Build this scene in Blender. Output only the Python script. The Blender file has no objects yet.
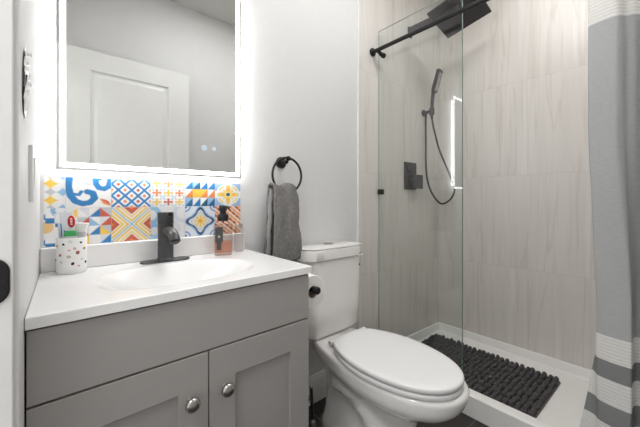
import bpy, bmesh, math, random
from mathutils import Vector, Matrix, noise
random.seed(7)
R = math.radians
scene = bpy.context.scene
col = scene.collection

# ------------------------------------------------------------------ camera
cd = bpy.data.cameras.new('camera')
cd.sensor_width = 36.0
cd.lens = 304.5 / 640 * 36
cd.shift_y = -13.0 / 640
cd.clip_start = 0.01
cam = bpy.data.objects.new('camera', cd)
col.objects.link(cam)
cam.location = (0, -1.2, 1.03)
cam.rotation_euler = (R(90), 0, R(-41.03))
scene.camera = cam

# ------------------------------------------------------------------ world, exposure, ceiling lamps, added hall fill
w = bpy.data.worlds.new('world')
scene.world = w
w.use_nodes = True
w.node_tree.nodes['Background'].inputs[0].default_value = (0.997, 0.998, 1.0, 1)
w.node_tree.nodes['Background'].inputs[1].default_value = 1.5
scene.view_settings.view_transform = 'Standard'
scene.view_settings.look = 'None'
scene.view_settings.gamma = 1
scene.view_settings.use_curve_mapping = False
scene.view_settings.exposure = 0.12
scene.cycles.use_denoising = True
scene.cycles.max_bounces = 12
scene.cycles.transparent_max_bounces = 16

def disk_light(name, loc, power, size, color=(0.998, 0.997, 1.0)):
    l = bpy.data.lights.new(name, 'AREA')
    l.shape = 'DISK'; l.size = size; l.energy = power; l.color = color
    o = bpy.data.objects.new(name, l)
    o.location = loc
    col.objects.link(o)
    return o
disk_light('bathroom_ceiling_lamp', (0.95, -0.72, 2.63), 10.5, 0.60)
disk_light('shower_ceiling_lamp', (1.85, -0.85, 2.63), 4.6, 0.30)
disk_light('hall_fill_light', (-0.75, -1.1, 2.60), 15.0, 0.40)  # unseen fill added to brighten the room through the doorway

# ------------------------------------------------------------------ helpers
def s2l(c):
    return tuple(((v / 12.92) if v <= 0.04045 else ((v + 0.055) / 1.055) ** 2.4) for v in c)

def rgb(r, g, b):
    return s2l((r / 255, g / 255, b / 255))

MATS = {}
def mat(name, color, rough=0.5, metal=0.0, var=0.03, scale=30.0, bump=0.0, bscale=200.0, coat=0.0, trans=0.0, ior=1.45, spec=0.5):
    m = bpy.data.materials.new(name)
    m.use_nodes = True
    nt = m.node_tree
    b = nt.nodes['Principled BSDF']
    b.inputs['Roughness'].default_value = rough
    b.inputs['Metallic'].default_value = metal
    b.inputs['Coat Weight'].default_value = coat
    b.inputs['Coat Roughness'].default_value = 0.05
    b.inputs['Transmission Weight'].default_value = trans
    b.inputs['IOR'].default_value = ior
    b.inputs['Specular IOR Level'].default_value = spec
    tc = nt.nodes.new('ShaderNodeTexCoord')
    n = nt.nodes.new('ShaderNodeTexNoise')
    n.inputs['Scale'].default_value = scale
    n.inputs['Detail'].default_value = 4
    nt.links.new(tc.outputs['Object'], n.inputs['Vector'])
    mx = nt.nodes.new('ShaderNodeMix'); mx.data_type = 'RGBA'
    mx.inputs[6].default_value = tuple(c * (1 - var) for c in color) + (1,)
    mx.inputs[7].default_value = tuple(min(1, c * (1 + var)) for c in color) + (1,)
    nt.links.new(n.outputs['Fac'], mx.inputs[0])
    nt.links.new(mx.outputs[2], b.inputs['Base Color'])
    if bump:
        n2 = nt.nodes.new('ShaderNodeTexNoise')
        n2.inputs['Scale'].default_value = bscale
        n2.inputs['Detail'].default_value = 3
        nt.links.new(tc.outputs['Object'], n2.inputs['Vector'])
        bp = nt.nodes.new('ShaderNodeBump')
        bp.inputs['Strength'].default_value = bump
        bp.inputs['Distance'].default_value = 0.002
        nt.links.new(n2.outputs['Fac'], bp.inputs['Height'])
        nt.links.new(bp.outputs['Normal'], b.inputs['Normal'])
    MATS[name] = m
    return m

def emit(name, color, strength):
    m = bpy.data.materials.new(name); m.use_nodes = True
    nt = m.node_tree; nt.nodes.clear()
    e = nt.nodes.new('ShaderNodeEmission'); o = nt.nodes.new('ShaderNodeOutputMaterial')
    e.inputs[0].default_value = tuple(color) + (1,); e.inputs[1].default_value = strength
    nt.links.new(e.outputs[0], o.inputs[0])
    return m

def obj(name, bm, m, parent=None, smooth=False, loc=None, bevel=0.0, bseg=2, angle=40):
    me = bpy.data.meshes.new(name)
    bmesh.ops.recalc_face_normals(bm, faces=bm.faces[:])
    bm.to_mesh(me); bm.free()
    ms = m if isinstance(m, (list, tuple)) else [m]
    for k in ms: me.materials.append(k)
    if smooth or bevel:
        for p in me.polygons: p.use_smooth = True
        me.set_sharp_from_angle(angle=R(angle))
    o = bpy.data.objects.new(name, me)
    col.objects.link(o)
    if parent is not None: o.parent = parent
    if loc is not None: o.location = loc
    if bevel:
        b = o.modifiers.new('bevel', 'BEVEL'); b.width = bevel; b.segments = bseg
        b.limit_method = 'ANGLE'; b.angle_limit = R(35); b.harden_normals = True
    return o

def tag(o, label=None, cat=None, group=None, kind=None):
    if label: o['label'] = label
    if cat: o['category'] = cat
    if group: o['group'] = group
    if kind: o['kind'] = kind
    return o

def thing(name, label, cat, loc=(0, 0, 0), group=None):
    o = bpy.data.objects.new(name, None)
    o.empty_display_size = 0.05
    col.objects.link(o); o.location = loc
    return tag(o, label, cat, group)

def P(root, *world):
    """world coordinates into the frame of an unrotated root"""
    return Vector(world) - root.location

def add_box(bm, a, b, mi=0):
    x0, y0, z0 = a; x1, y1, z1 = b
    v = [bm.verts.new(p) for p in ((x0,y0,z0),(x1,y0,z0),(x1,y1,z0),(x0,y1,z0),(x0,y0,z1),(x1,y0,z1),(x1,y1,z1),(x0,y1,z1))]
    for f in ((3,2,1,0),(4,5,6,7),(0,1,5,4),(1,2,6,5),(2,3,7,6),(3,0,4,7)):
        fc = bm.faces.new([v[i] for i in f]); fc.material_index = mi
    return v

def bx(a, b):
    bm = bmesh.new(); add_box(bm, a, b); return bm

def add_loft(bm, rings, cap0=True, cap1=True, closed=True):
    vr = [[bm.verts.new(p) for p in r] for r in rings]
    n = len(vr[0])
    for a, b in zip(vr[:-1], vr[1:]):
        for i in range(n if closed else n - 1):
            j = (i + 1) % n
            bm.faces.new((a[i], a[j], b[j], b[i]))
    if cap0: bm.faces.new(list(reversed(vr[0])))
    if cap1: bm.faces.new(vr[-1])
    return vr

def add_tube(bm, pts, r, n=12, caps=True, ref=None):
    pts = [Vector(p) for p in pts]
    rr = r if isinstance(r, (list, tuple)) else [r] * len(pts)
    rings = []
    up = None
    for i, p in enumerate(pts):
        d = (pts[min(i + 1, len(pts) - 1)] - pts[max(i - 1, 0)]).normalized()
        if up is None:
            up = Vector(ref) if ref else (Vector((0, 0, 1)) if abs(d.z) < 0.9 else Vector((1, 0, 0)))
        u = (up - d * up.dot(d)).normalized()
        v = d.cross(u)
        up = u
        rings.append([p + (u * math.cos(2*math.pi*k/n) + v * math.sin(2*math.pi*k/n)) * rr[i] for k in range(n)])
    add_loft(bm, rings, caps, caps)

def spline(pts, n=8):
    pts = [Vector(p) for p in pts]
    out = []
    for i in range(len(pts) - 1):
        p0 = pts[max(i-1, 0)]; p1 = pts[i]; p2 = pts[i+1]; p3 = pts[min(i+2, len(pts)-1)]
        for k in range(n):
            t = k / n
            out.append(0.5*((2*p1)+(p2-p0)*t+(2*p0-5*p1+4*p2-p3)*t*t+(3*p1-p0-3*p2+p3)*t**3))
    out.append(pts[-1])
    return out

def add_lathe(bm, prof, c=(0, 0, 0), axis='z', n=32, caps=True):
    c = Vector(c)
    rings = []
    for r, h in prof:
        ring = []
        for k in range(n):
            a = 2*math.pi*k/n
            if axis == 'z': q = Vector((r*math.cos(a), r*math.sin(a), h))
            elif axis == 'y': q = Vector((r*math.cos(a), h, r*math.sin(a)))
            else: q = Vector((h, r*math.cos(a), r*math.sin(a)))
            ring.append(c + q)
        rings.append(ring)
    add_loft(bm, rings, caps, caps)

def add_torus(bm, c, R0, r, axis='y', n=40, m=10, squash=1.0):
    c = Vector(c)
    vr = []
    for i in range(n):
        a = 2*math.pi*i/n
        ring = []
        for k in range(m):
            b = 2*math.pi*k/m
            q = R0 + r*math.cos(b); h = r*math.sin(b)
            if axis == 'y': p = Vector((q*math.cos(a), h, q*math.sin(a)*squash))
            elif axis == 'z': p = Vector((q*math.cos(a), q*math.sin(a)*squash, h))
            else: p = Vector((h, q*math.cos(a), q*math.sin(a)*squash))
            ring.append(bm.verts.new(c + p))
        vr.append(ring)
    for i in range(n):
        for k in range(m):
            bm.faces.new((vr[i][k], vr[(i+1)%n][k], vr[(i+1)%n][(k+1)%m], vr[i][(k+1)%m]))

def add_ellipsoid(bm, c, r, u=10, v=6):
    ret = bmesh.ops.create_uvsphere(bm, u_segments=u, v_segments=v, radius=1.0, matrix=Matrix.Translation(c) @ Matrix.Diagonal((r[0], r[1], r[2], 1)))
    return ret['verts']

def rrect(cx, cy, hx, hy, r, z, n=6):
    pts = []
    for (sx, sy, a0) in ((1, 1, 0), (-1, 1, 90), (-1, -1, 180), (1, -1, 270)):
        for k in range(n + 1):
            a = R(a0 + 90 * k / n)
            pts.append(Vector((cx + sx*(hx - r) + r*math.cos(a), cy + sy*(hy - r) + r*math.sin(a), z)))
    return pts

def sstep(a, b, x):
    t = max(0.0, min(1.0, (x - a) / (b - a)))
    return t*t*(3 - 2*t)

# ------------------------------------------------------------------ materials
M_wall = mat('painted wall', rgb(222, 221, 220), 0.55, bump=0.05, bscale=350)
M_ceil = mat('ceiling paint', rgb(222, 222, 218), 0.8, bump=0.05, bscale=300)
M_trim = mat('white trim paint', rgb(232, 231, 229), 0.35)
M_door = mat('door paint', rgb(228, 227, 224), 0.4)
M_cab = mat('grey cabinet paint', rgb(158, 154, 151), 0.42, var=0.02)
M_cabdark = mat('cabinet shadow gap', rgb(70, 67, 66), 0.7)  # dark tone paints in the shade of the gaps around the fronts
M_top = mat('white cultured marble', rgb(236, 235, 234), 0.2, var=0.01, coat=0.1)
M_porc = mat('white porcelain', rgb(236, 234, 231), 0.08, var=0.008, coat=0.5)
M_seat = mat('white seat plastic', rgb(232, 231, 230), 0.22, var=0.008)
M_black = mat('matte black metal', rgb(28, 27, 28), 0.38, metal=0.0, var=0.1, spec=0.4)
M_faucet = mat('brushed black metal', rgb(78, 78, 80), 0.36, metal=0.75, var=0.1)
M_head = mat('dark shower head metal', rgb(62, 60, 62), 0.45, metal=0.2, var=0.08)
M_chrome = mat('brushed nickel', rgb(176, 172, 168), 0.25, metal=1.0)
M_acr = mat('white acrylic', rgb(240, 238, 235), 0.2, var=0.01)
M_mat = mat('charcoal chenille', rgb(86, 85, 85), 0.95, var=0.35, scale=120, bump=0.7, bscale=400, spec=0.1)
M_matbase = mat('mat backing', rgb(104, 96, 92), 0.9, var=0.1)
M_towel = mat('grey terry cloth', rgb(126, 124, 122), 0.98, var=0.42, scale=75, bump=1.0, bscale=330, spec=0.05)
M_towel2 = mat('pale grey terry hem', rgb(150, 149, 149), 0.98, var=0.2, scale=90, bump=1.0, bscale=420, spec=0.05)
M_paper = mat('toilet paper', rgb(238, 236, 233), 0.95, bump=0.2, bscale=160)
M_card = mat('cardboard core', rgb(170, 150, 125), 0.9)
M_plastic = mat('white plastic', rgb(238, 237, 235), 0.3)
M_plasticg = mat('pale grey plastic', rgb(205, 206, 208), 0.35)
M_foil = mat('crinkled silver wrap', rgb(242, 242, 242), 0.25, metal=0.0, var=0.1, scale=60)
M_pump = mat('black pump plastic', rgb(22, 22, 23), 0.35)
M_label = mat('dark bottle label', rgb(74, 72, 72), 0.6)
M_labelmark = mat('pale label print', rgb(190, 188, 184), 0.6)
M_amber = mat('amber soap', rgb(236, 168, 130), 0.06, trans=0.85, ior=1.2)
M_glassc = mat('clear bottle glass', (0.96, 0.95, 0.95), 0.02, trans=1.0, ior=1.3, var=0.0)
M_red = mat('red plastic', rgb(190, 30, 36), 0.3)
M_green = mat('green plastic', rgb(60, 165, 90), 0.3)
M_blue = mat('blue plastic', rgb(70, 120, 180), 0.3)
M_bristle = mat('white bristles', rgb(235, 238, 240), 0.8)
M_tube = mat('toothpaste tube plastic', rgb(225, 228, 232), 0.3)
M_white = mat('white print', rgb(245, 245, 245), 0.4)
M_glow = emit('mirror light strip', (0.99, 0.995, 1.0), 14.0)
M_back = emit('mirror back light', (0.995, 0.997, 1.0), 30.0)
M_icon = emit('touch icon glow', (0.62, 0.72, 0.8), 0.85)
M_supply = mat('dark metal', rgb(60, 58, 57), 0.35, metal=0.8)

# floor: dark slate tile with thin joints
def floor_mat():
    m = mat('dark floor tile', rgb(52, 48, 47), 0.45, var=0.25, scale=9, bump=0.1, bscale=60)
    nt = m.node_tree; b = nt.nodes['Principled BSDF']
    mx = [l.from_node for l in nt.links if l.to_socket == b.inputs['Base Color']][0]
    tc = [n for n in nt.nodes if n.type == 'TEX_COORD'][0]
    br = nt.nodes.new('ShaderNodeTexBrick')
    br.inputs['Scale'].default_value = 1.0
    br.inputs['Brick Width'].default_value = 0.6
    br.inputs['Row Height'].default_value = 0.3
    br.inputs['Mortar Size'].default_value = 0.003
    br.inputs['Mortar'].default_value = (*rgb(84, 80, 77), 1)
    nt.links.new(tc.outputs['Object'], br.inputs['Vector'])
    nt.links.new(mx.outputs[2], br.inputs['Color1'])
    nt.links.new(mx.outputs[2], br.inputs['Color2'])
    nt.links.new(br.outputs['Color'], b.inputs['Base Color'])
    return m
M_floor = floor_mat()

# shower tile: vertical 305 x 610 mm tiles with vertical veins
def tile_mat(name, axis):
    m = bpy.data.materials.new(name); m.use_nodes = True
    nt = m.node_tree; L = nt.links; N = nt.nodes
    b = N['Principled BSDF']; b.inputs['Roughness'].default_value = 0.3
    g = N.new('ShaderNodeNewGeometry')
    sep = N.new('ShaderNodeSeparateXYZ'); L.new(g.outputs['Position'], sep.inputs[0])
    hsock = sep.outputs['X' if axis == 'x' else 'Y']
    def mth(op, a, b2=None, c=None):
        n = N.new('ShaderNodeMath'); n.operation = op
        for i, v in enumerate((a, b2, c)):
            if v is None: continue
            if isinstance(v, (int, float)): n.inputs[i].default_value = v
            else: L.new(v, n.inputs[i])
        return n.outputs[0]
    z0 = mth('SUBTRACT', sep.outputs['Z'], 1.194 - 0.605*4)
    row = mth('FLOOR', mth('DIVIDE', z0, 0.605))
    zf = mth('FRACT', mth('DIVIDE', z0, 0.605))
    h0 = mth('ADD', mth('ADD', hsock, 10.0 if axis == 'y' else 8.93), 0.06)
    hc = mth('FLOOR', mth('DIVIDE', h0, 0.305))
    hf = mth('FRACT', mth('DIVIDE', h0, 0.305))
    cell = mth('ADD', mth('MULTIPLY', row, 7.13), mth('MULTIPLY', hc, 3.71))
    # vein fields: stretched along z, offset for each tile
    def field(hs, zs, off, detail, dist):
        cmb = N.new('ShaderNodeCombineXYZ')
        L.new(mth('ADD', mth('MULTIPLY', hsock, hs), mth('MULTIPLY', cell, off)), cmb.inputs[0])
        L.new(mth('MULTIPLY', sep.outputs['Z'], zs), cmb.inputs[1])
        L.new(cell, cmb.inputs[2])
        n = N.new('ShaderNodeTexNoise'); n.inputs['Scale'].default_value = 1.0
        n.inputs['Detail'].default_value = detail; n.inputs['Distortion'].default_value = dist
        L.new(cmb.outputs[0], n.inputs['Vector'])
        return n.outputs['Fac']
    f1 = field(11, 0.7, 1.37, 4, 0.3)
    f2 = field(38, 1.1, 2.11, 3, 0.15)
    r1 = N.new('ShaderNodeValToRGB'); L.new(f1, r1.inputs[0])
    cr = r1.color_ramp
    cr.elements[0].position = 0.26; cr.elements[0].color = (*rgb(209, 203, 196), 1)
    cr.elements[1].position = 0.74; cr.elements[1].color = (*rgb(231, 227, 222), 1)
    e = cr.elements.new(0.42); e.color = (*rgb(223, 218, 212), 1)
    e = cr.elements.new(0.60); e.color = (*rgb(218, 213, 207), 1)
    r2 = N.new('ShaderNodeValToRGB'); L.new(f2, r2.inputs[0])
    r2.color_ramp.elements[0].position = 0.30; r2.color_ramp.elements[0].color = (0.84, 0.81, 0.78, 1)
    r2.color_ramp.elements[1].position = 0.42; r2.color_ramp.elements[1].color = (1, 1, 1, 1)
    mx = N.new('ShaderNodeMix'); mx.data_type = 'RGBA'; mx.blend_type = 'MULTIPLY'
    mx.inputs[0].default_value = 0.6
    L.new(r1.outputs[0], mx.inputs[6]); L.new(r2.outputs[0], mx.inputs[7])
    f3 = field(9, 0.55, 1.91, 3, 0.4)
    vd = mth('ABSOLUTE', mth('SUBTRACT', f3, 0.5))
    r3 = N.new('ShaderNodeValToRGB'); L.new(vd, r3.inputs[0])
    r3.color_ramp.elements[0].position = 0.004; r3.color_ramp.elements[0].color = (0.76, 0.71, 0.66, 1)
    r3.color_ramp.elements[1].position = 0.016; r3.color_ramp.elements[1].color = (1, 1, 1, 1)
    m3 = N.new('ShaderNodeMix'); m3.data_type = 'RGBA'; m3.blend_type = 'MULTIPLY'; m3.inputs[0].default_value = 0.32
    L.new(mx.outputs[2], m3.inputs[6]); L.new(r3.outputs[0], m3.inputs[7]); mx = m3
    # tile joints
    gz = mth('LESS_THAN', zf, 0.0035)
    gh = mth('LESS_THAN', hf, 0.005)
    gm = mth('MULTIPLY', mth('MAXIMUM', gz, mth('MULTIPLY', gh, 0.35)), 0.5)
    m2 = N.new('ShaderNodeMix'); m2.data_type = 'RGBA'
    L.new(gm, m2.inputs[0]); L.new(mx.outputs[2], m2.inputs[6])
    m2.inputs[7].default_value = (*rgb(184, 176, 168), 1)
    L.new(m2.outputs[2], b.inputs['Base Color'])
    return m
M_tilex = tile_mat('veined shower tile across', 'x')
M_tiley = tile_mat('veined shower tile along', 'y')

# clear sheet glass: reflection by the angle, the rest passes straight through
def sheet_glass():
    m = bpy.data.materials.new('shower glass'); m.use_nodes = True
    nt = m.node_tree; nt.nodes.clear()
    o = nt.nodes.new('ShaderNodeOutputMaterial'); mx = nt.nodes.new('ShaderNodeMixShader')
    t = nt.nodes.new('ShaderNodeBsdfTransparent'); g = nt.nodes.new('ShaderNodeBsdfGlossy')
    f = nt.nodes.new('ShaderNodeFresnel'); f.inputs[0].default_value = 1.55
    gm = nt.nodes.new('ShaderNodeNewGeometry'); im = nt.nodes.new('ShaderNodeMapRange')
    im.inputs['To Min'].default_value = 1.55; im.inputs['To Max'].default_value = 1/1.55
    nt.links.new(gm.outputs['Backfacing'], im.inputs[0]); nt.links.new(im.outputs[0], f.inputs[0])
    t.inputs[0].default_value = (0.945, 0.962, 0.955, 1)
    g.inputs['Roughness'].default_value = 0.0
    nt.links.new(f.outputs[0], mx.inputs[0]); nt.links.new(t.outputs[0], mx.inputs[1]); nt.links.new(g.outputs[0], mx.inputs[2])
    nt.links.new(mx.outputs[0], o.inputs[0])
    return m
M_sheet = sheet_glass()
def thin_clear(name, tint, ior=1.45, body=0.0, bodycol=(1, 1, 1)):
    m = sheet_glass(); m.name = name
    nt = m.node_tree
    t = [n for n in nt.nodes if n.type == 'BSDF_TRANSPARENT'][0]; t.inputs[0].default_value = (*tint, 1)
    if body:
        mx = [n for n in nt.nodes if n.type == 'MIX_SHADER'][0]
        d = nt.nodes.new('ShaderNodeBsdfDiffuse'); d.inputs[0].default_value = (*bodycol, 1)
        m2 = nt.nodes.new('ShaderNodeMixShader'); m2.inputs[0].default_value = body
        nt.links.new(t.outputs[0], m2.inputs[1]); nt.links.new(d.outputs[0], m2.inputs[2]); nt.links.new(m2.outputs[0], mx.inputs[1])
    return m
M_glassc = thin_clear('clear bottle glass', (0.87, 0.85, 0.845))
M_amber = thin_clear('amber soap', (0.98, 0.74, 0.60), body=0.22, bodycol=rgb(220, 140, 100))

M_edge2 = mat('pale ground glass edge', rgb(196, 202, 198), 0.3, var=0.05)
M_edge = mat('green glass edge', rgb(112, 130, 124), 0.15, var=0.05)

M_mirror = mat('mirror silver', (0.80, 0.81, 0.80), 0.0, metal=1.0, var=0.0)

# woven curtain with horizontal bands by height
def curtain_mat():
    m = bpy.data.materials.new('banded curtain cloth'); m.use_nodes = True
    nt = m.node_tree; L = nt.links; N = nt.nodes
    b = N['Principled BSDF']; b.inputs['Roughness'].default_value = 0.85
    b.inputs['Specular IOR Level'].default_value = 0.2
    at = N.new('ShaderNodeAttribute'); at.attribute_name = 'cloth'   # x = across, y = height on the cloth
    sep = N.new('ShaderNodeSeparateXYZ'); L.new(at.outputs['Vector'], sep.inputs[0])
    dv = N.new('ShaderNodeMath'); dv.operation = 'DIVIDE'; dv.inputs[1].default_value = 2.0
    L.new(sep.outputs['Y'], dv.inputs[0])
    r = N.new('ShaderNodeValToRGB'); r.color_ramp.interpolation = 'CONSTANT'
    L.new(dv.outputs[0], r.inputs[0])
    G = (*rgb(178, 179, 179), 1); W = (*rgb(234, 232, 228), 1)
    G2 = (*rgb(136, 137, 137), 1)
    stops = [(0.0, W), (0.105, G2), (0.17, W), (0.252, G2), (0.326, W), (0.408, G2), (0.471, W), (0.560, G), (1.655, W)]
    cr = r.color_ramp
    cr.elements[0].position = 0; cr.elements[0].color = stops[0][1]
    cr.elements[1].position = stops[1][0]/2; cr.elements[1].color = stops[1][1]
    for p, c in stops[2:]:
        e = cr.elements.new(p/2); e.color = c
    n = N.new('ShaderNodeTexNoise'); n.inputs['Scale'].default_value = 1.0; n.inputs['Detail'].default_value = 3
    mp = N.new('ShaderNodeMapping'); mp.inputs['Scale'].default_value = (36, 190, 1)
    L.new(at.outputs['Vector'], mp.inputs[0]); L.new(mp.outputs[0], n.inputs['Vector'])
    rr = N.new('ShaderNodeMapRange'); rr.inputs['To Min'].default_value = 0.86; rr.inputs['To Max'].default_value = 1.12
    L.new(n.outputs['Fac'], rr.inputs[0])
    mx = N.new('ShaderNodeMix'); mx.data_type = 'RGBA'; mx.blend_type = 'MULTIPLY'; mx.inputs[0].default_value = 1
    L.new(r.outputs[0], mx.inputs[6]); L.new(rr.outputs[0], mx.inputs[7])
    L.new(mx.outputs[2], b.inputs['Base Color'])
    w2 = N.new('ShaderNodeTexWave'); w2.wave_type = 'BANDS'; w2.bands_direction = 'Y'; w2.inputs['Scale'].default_value = 27; w2.inputs['Distortion'].default_value = 2.0; w2.inputs['Detail Scale'].default_value = 8
    L.new(at.outputs['Vector'], w2.inputs['Vector'])
    gt = N.new('ShaderNodeMath'); gt.operation = 'GREATER_THAN'; gt.inputs[1].default_value = 0.6; L.new(r.outputs[0], gt.inputs[0])
    m4 = N.new('ShaderNodeMath'); m4.operation = 'MULTIPLY'; L.new(gt.outputs[0], m4.inputs[0]); L.new(w2.outputs['Fac'], m4.inputs[1])
    m5 = N.new('ShaderNodeMath'); m5.operation = 'MULTIPLY_ADD'; L.new(m4.outputs[0], m5.inputs[0]); m5.inputs[1].default_value = -0.14; m5.inputs[2].default_value = 1.04
    mxx = N.new('ShaderNodeMix'); mxx.data_type = 'RGBA'; mxx.blend_type = 'MULTIPLY'; mxx.inputs[0].default_value = 1
    L.new(mx.outputs[2], mxx.inputs[6]); L.new(m5.outputs[0], mxx.inputs[7]); L.new(mxx.outputs[2], b.inputs['Base Color'])
    # waffle weave relief
    wv = N.new('ShaderNodeTexWave'); wv.wave_type = 'BANDS'; wv.bands_direction = 'Y'; wv.inputs['Scale'].default_value = 55
    wv.inputs['Distortion'].default_value = 1.2
    L.new(at.outputs['Vector'], wv.inputs['Vector'])
    bp = N.new('ShaderNodeBump'); bp.inputs['Strength'].default_value = 0.35; bp.inputs['Distance'].default_value = 0.0014
    L.new(wv.outputs['Fac'], bp.inputs['Height']); L.new(bp.outputs['Normal'], b.inputs['Normal'])
    return m
M_curtain = curtain_mat()

# ------------------------------------------------------------------ room shell
XL, XR, YF, ZC = -0.04, 2.27, -1.52, 2.645
def xl(y): return -0.0333 + 0.0187*y      # the left wall stands a degree out of square
def struct(name, bm, m, **k):
    o = obj(name, bm, m, **k); o['kind'] = 'structure'; return o
struct('floor', bx((-1.6, YF - 0.1, -0.05), (XR + 0.1, 0.1, 0.0)), M_floor)
struct('ceiling', bx((-1.6, YF - 0.1, ZC), (XR + 0.1, 0.1, ZC + 0.05)), M_ceil)
struct('wall_back', bx((-0.05, 0, 0), (XR + 0.1, 0.1, ZC)), M_wall)
struct('wall_front', bx((-1.6, YF - 0.1, 0), (XR + 0.1, YF, ZC)), M_wall)
struct('wall_right', bx((XR + 0.01, YF, 0), (XR + 0.1, 0, ZC)), M_wall)
bm = bmesh.new()                                   # left wall with the doorway in it
D0, D1, DT = -1.30, -0.523, 2.06
add_box(bm, (XL - 0.11, D1, 0), (XL, 0.1, ZC))
add_box(bm, (XL - 0.11, YF, 0), (XL, D0, ZC))
add_box(bm, (XL - 0.11, D0, DT), (XL, D1, ZC))
for v in bm.verts:
    if v.co.x > XL - 0.01: v.co.x = xl(v.co.y)
struct('wall_left', bm, M_wall, bevel=0.003)
bm = bmesh.new()                                   # white jamb lining with its stop
add_box(bm, (XL - 0.112, D1 - 0.012, 0), (XL - 0.009, D1, DT))
add_box(bm, (XL - 0.112, D0, 0), (XL - 0.006, D0 + 0.012, DT))
add_box(bm, (XL - 0.112, D0 + 0.012, DT - 0.012), (XL - 0.006, D1 - 0.012, DT))
struct('trim_1', bm, M_trim, bevel=0.002)
# shower tile cladding and its edge strip
struct('wall_tile_back', bx((1.339, -0.008, 0), (XR, 0, ZC)), M_tilex)
struct('wall_tile_right', bx((XR - 0.002, YF + 0.008, 0), (XR + 0.01, -0.008, ZC)), M_tiley)
struct('wall_tile_front', bx((1.339, YF, 0), (XR, YF + 0.008, ZC)), M_tilex)
struct('trim_2', bx((1.331, -0.011, 0), (1.339, 0, ZC)), M_trim, bevel=0.002)
# baseboard between the vanity and the shower
bm = bmesh.new()
prof = [(0, 0), (-0.014, 0), (-0.014, 0.105), (-0.010, 0.118), (-0.008, 0.126), (-0.004, 0.135), (0, 0.137)]
add_loft(bm, [[Vector((x, y, z)) for y, z in prof] for x in (0.606, 1.331)])
struct('baseboard_back', bm, M_trim, smooth=True, angle=30)

# open door, swung round against the front wall
dr = thing('door_1', 'white two panel door standing open beside the camera, seen in the mirror', 'door', (-0.025, -1.340, 0.01))
dr['kind'] = 'structure'
W_, H_, T_ = 0.81, 1.99, 0.035
bm = bmesh.new()
for sgn in (-1, 1):
    def V3(x, z, d): return bm.verts.new((x, sgn*(T_/2 - d), z))
    zs_ = [0, 0.22, 0.92, 1.06, H_ - 0.125, H_]; xs_ = [0, 0.195, W_ - 0.143, W_]
    for a in range(3):
        for b in range(5):
            x0, x1, z0, z1 = xs_[a], xs_[a+1], zs_[b], zs_[b+1]
            if a == 1 and b in (1, 3): continue
            bm.faces.new([V3(x0, z0, 0), V3(x1, z0, 0), V3(x1, z1, 0), V3(x0, z1, 0)])
for (xa, ya, xb, yb) in ((0, -1, 0, 1), (W_, -1, W_, 1)):
    bm.faces.new([bm.verts.new((xa, -T_/2, 0)), bm.verts.new((xa, T_/2, 0)), bm.verts.new((xa, T_/2, H_)), bm.verts.new((xa, -T_/2, H_))])
for z in (0, H_):
    bm.faces.new([bm.verts.new((0, -T_/2, z)), bm.verts.new((W_, -T_/2, z)), bm.verts.new((W_, T_/2, z)), bm.verts.new((0, T_/2, z))])
bmesh.ops.remove_doubles(bm, verts=bm.verts[:], dist=1e-5)
obj('door_slab', bm, M_door, dr)
for (z0, z1) in ((0.22, 0.92), (1.06, H_ - 0.125)):
    bm = bmesh.new()
    for sgn in (-1, 1):
        prev = None
        for (e, d) in ((0, 0), (0.010, 0.009), (0.022, 0.009), (0.040, 0.003)):
            q = [bm.verts.new((0.195 + e, sgn*(T_/2 - d), z0 + e)), bm.verts.new((W_ - 0.143 - e, sgn*(T_/2 - d), z0 + e)), bm.verts.new((W_ - 0.143 - e, sgn*(T_/2 - d), z1 - e)), bm.verts.new((0.195 + e, sgn*(T_/2 - d), z1 - e))]
            if prev:
                for k in range(4): bm.faces.new((prev[k], prev[(k+1) % 4], q[(k+1) % 4], q[k]))
            prev = q
        bm.faces.new(prev)
    obj('door_panel', bm, M_door, dr)
for s in (-1, 1):
    bm = bmesh.new()
    add_lathe(bm, [(0.032, s*T_/2), (0.032, s*(T_/2+0.008)), (0.012, s*(T_/2+0.012)), (0.012, s*(T_/2+0.03)), (0.026, s*(T_/2+0.04)), (0.026, s*(T_/2+0.052)), (0.012, s*(T_/2+0.058))], (W_ - 0.065, 0, 0.90), 'y')
    obj('door_knob', bm, M_black, dr, smooth=True)

# ------------------------------------------------------------------ vanity cabinet
CX = 0.286
van = thing('vanity_cabinet', 'grey shaker vanity cabinet with two doors under the white sink top', 'cabinet', (CX, -0.22, 0))
def VP(*p): return Vector(p) - van.location
VX0, VX1, VY0, VZ = -0.0405, 0.611, -0.424, 0.800
FY = -0.4445                                         # front plane of doors and drawer front
bm = bmesh.new()
add_box(bm, VP(VX0, VY0, 0.09), VP(VX0 + 0.016, -0.002, VZ))
add_box(bm, VP(VX1 - 0.016, VY0, 0.09), VP(VX1, -0.002, VZ))
add_box(bm, VP(VX0 + 0.016, VY0, 0.09), VP(VX1 - 0.016, -0.002, 0.106))
add_box(bm, VP(VX0 + 0.016, -0.012, 0.106), VP(VX1 - 0.016, -0.002, VZ))
obj('cabinet_body', bm, M_cab, van, bevel=0.001)
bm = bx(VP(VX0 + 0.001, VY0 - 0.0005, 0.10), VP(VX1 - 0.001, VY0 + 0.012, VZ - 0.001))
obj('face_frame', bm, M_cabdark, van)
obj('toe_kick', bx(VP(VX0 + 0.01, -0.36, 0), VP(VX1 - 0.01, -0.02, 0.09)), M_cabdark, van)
obj('false_drawer_front', bx(VP(VX0 + 0.0018, FY, 0.658), VP(VX1 - 0.001, VY0 - 0.001, 0.795)), M_cab, van, bevel=0.0015)
MID = 0.2897
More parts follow.
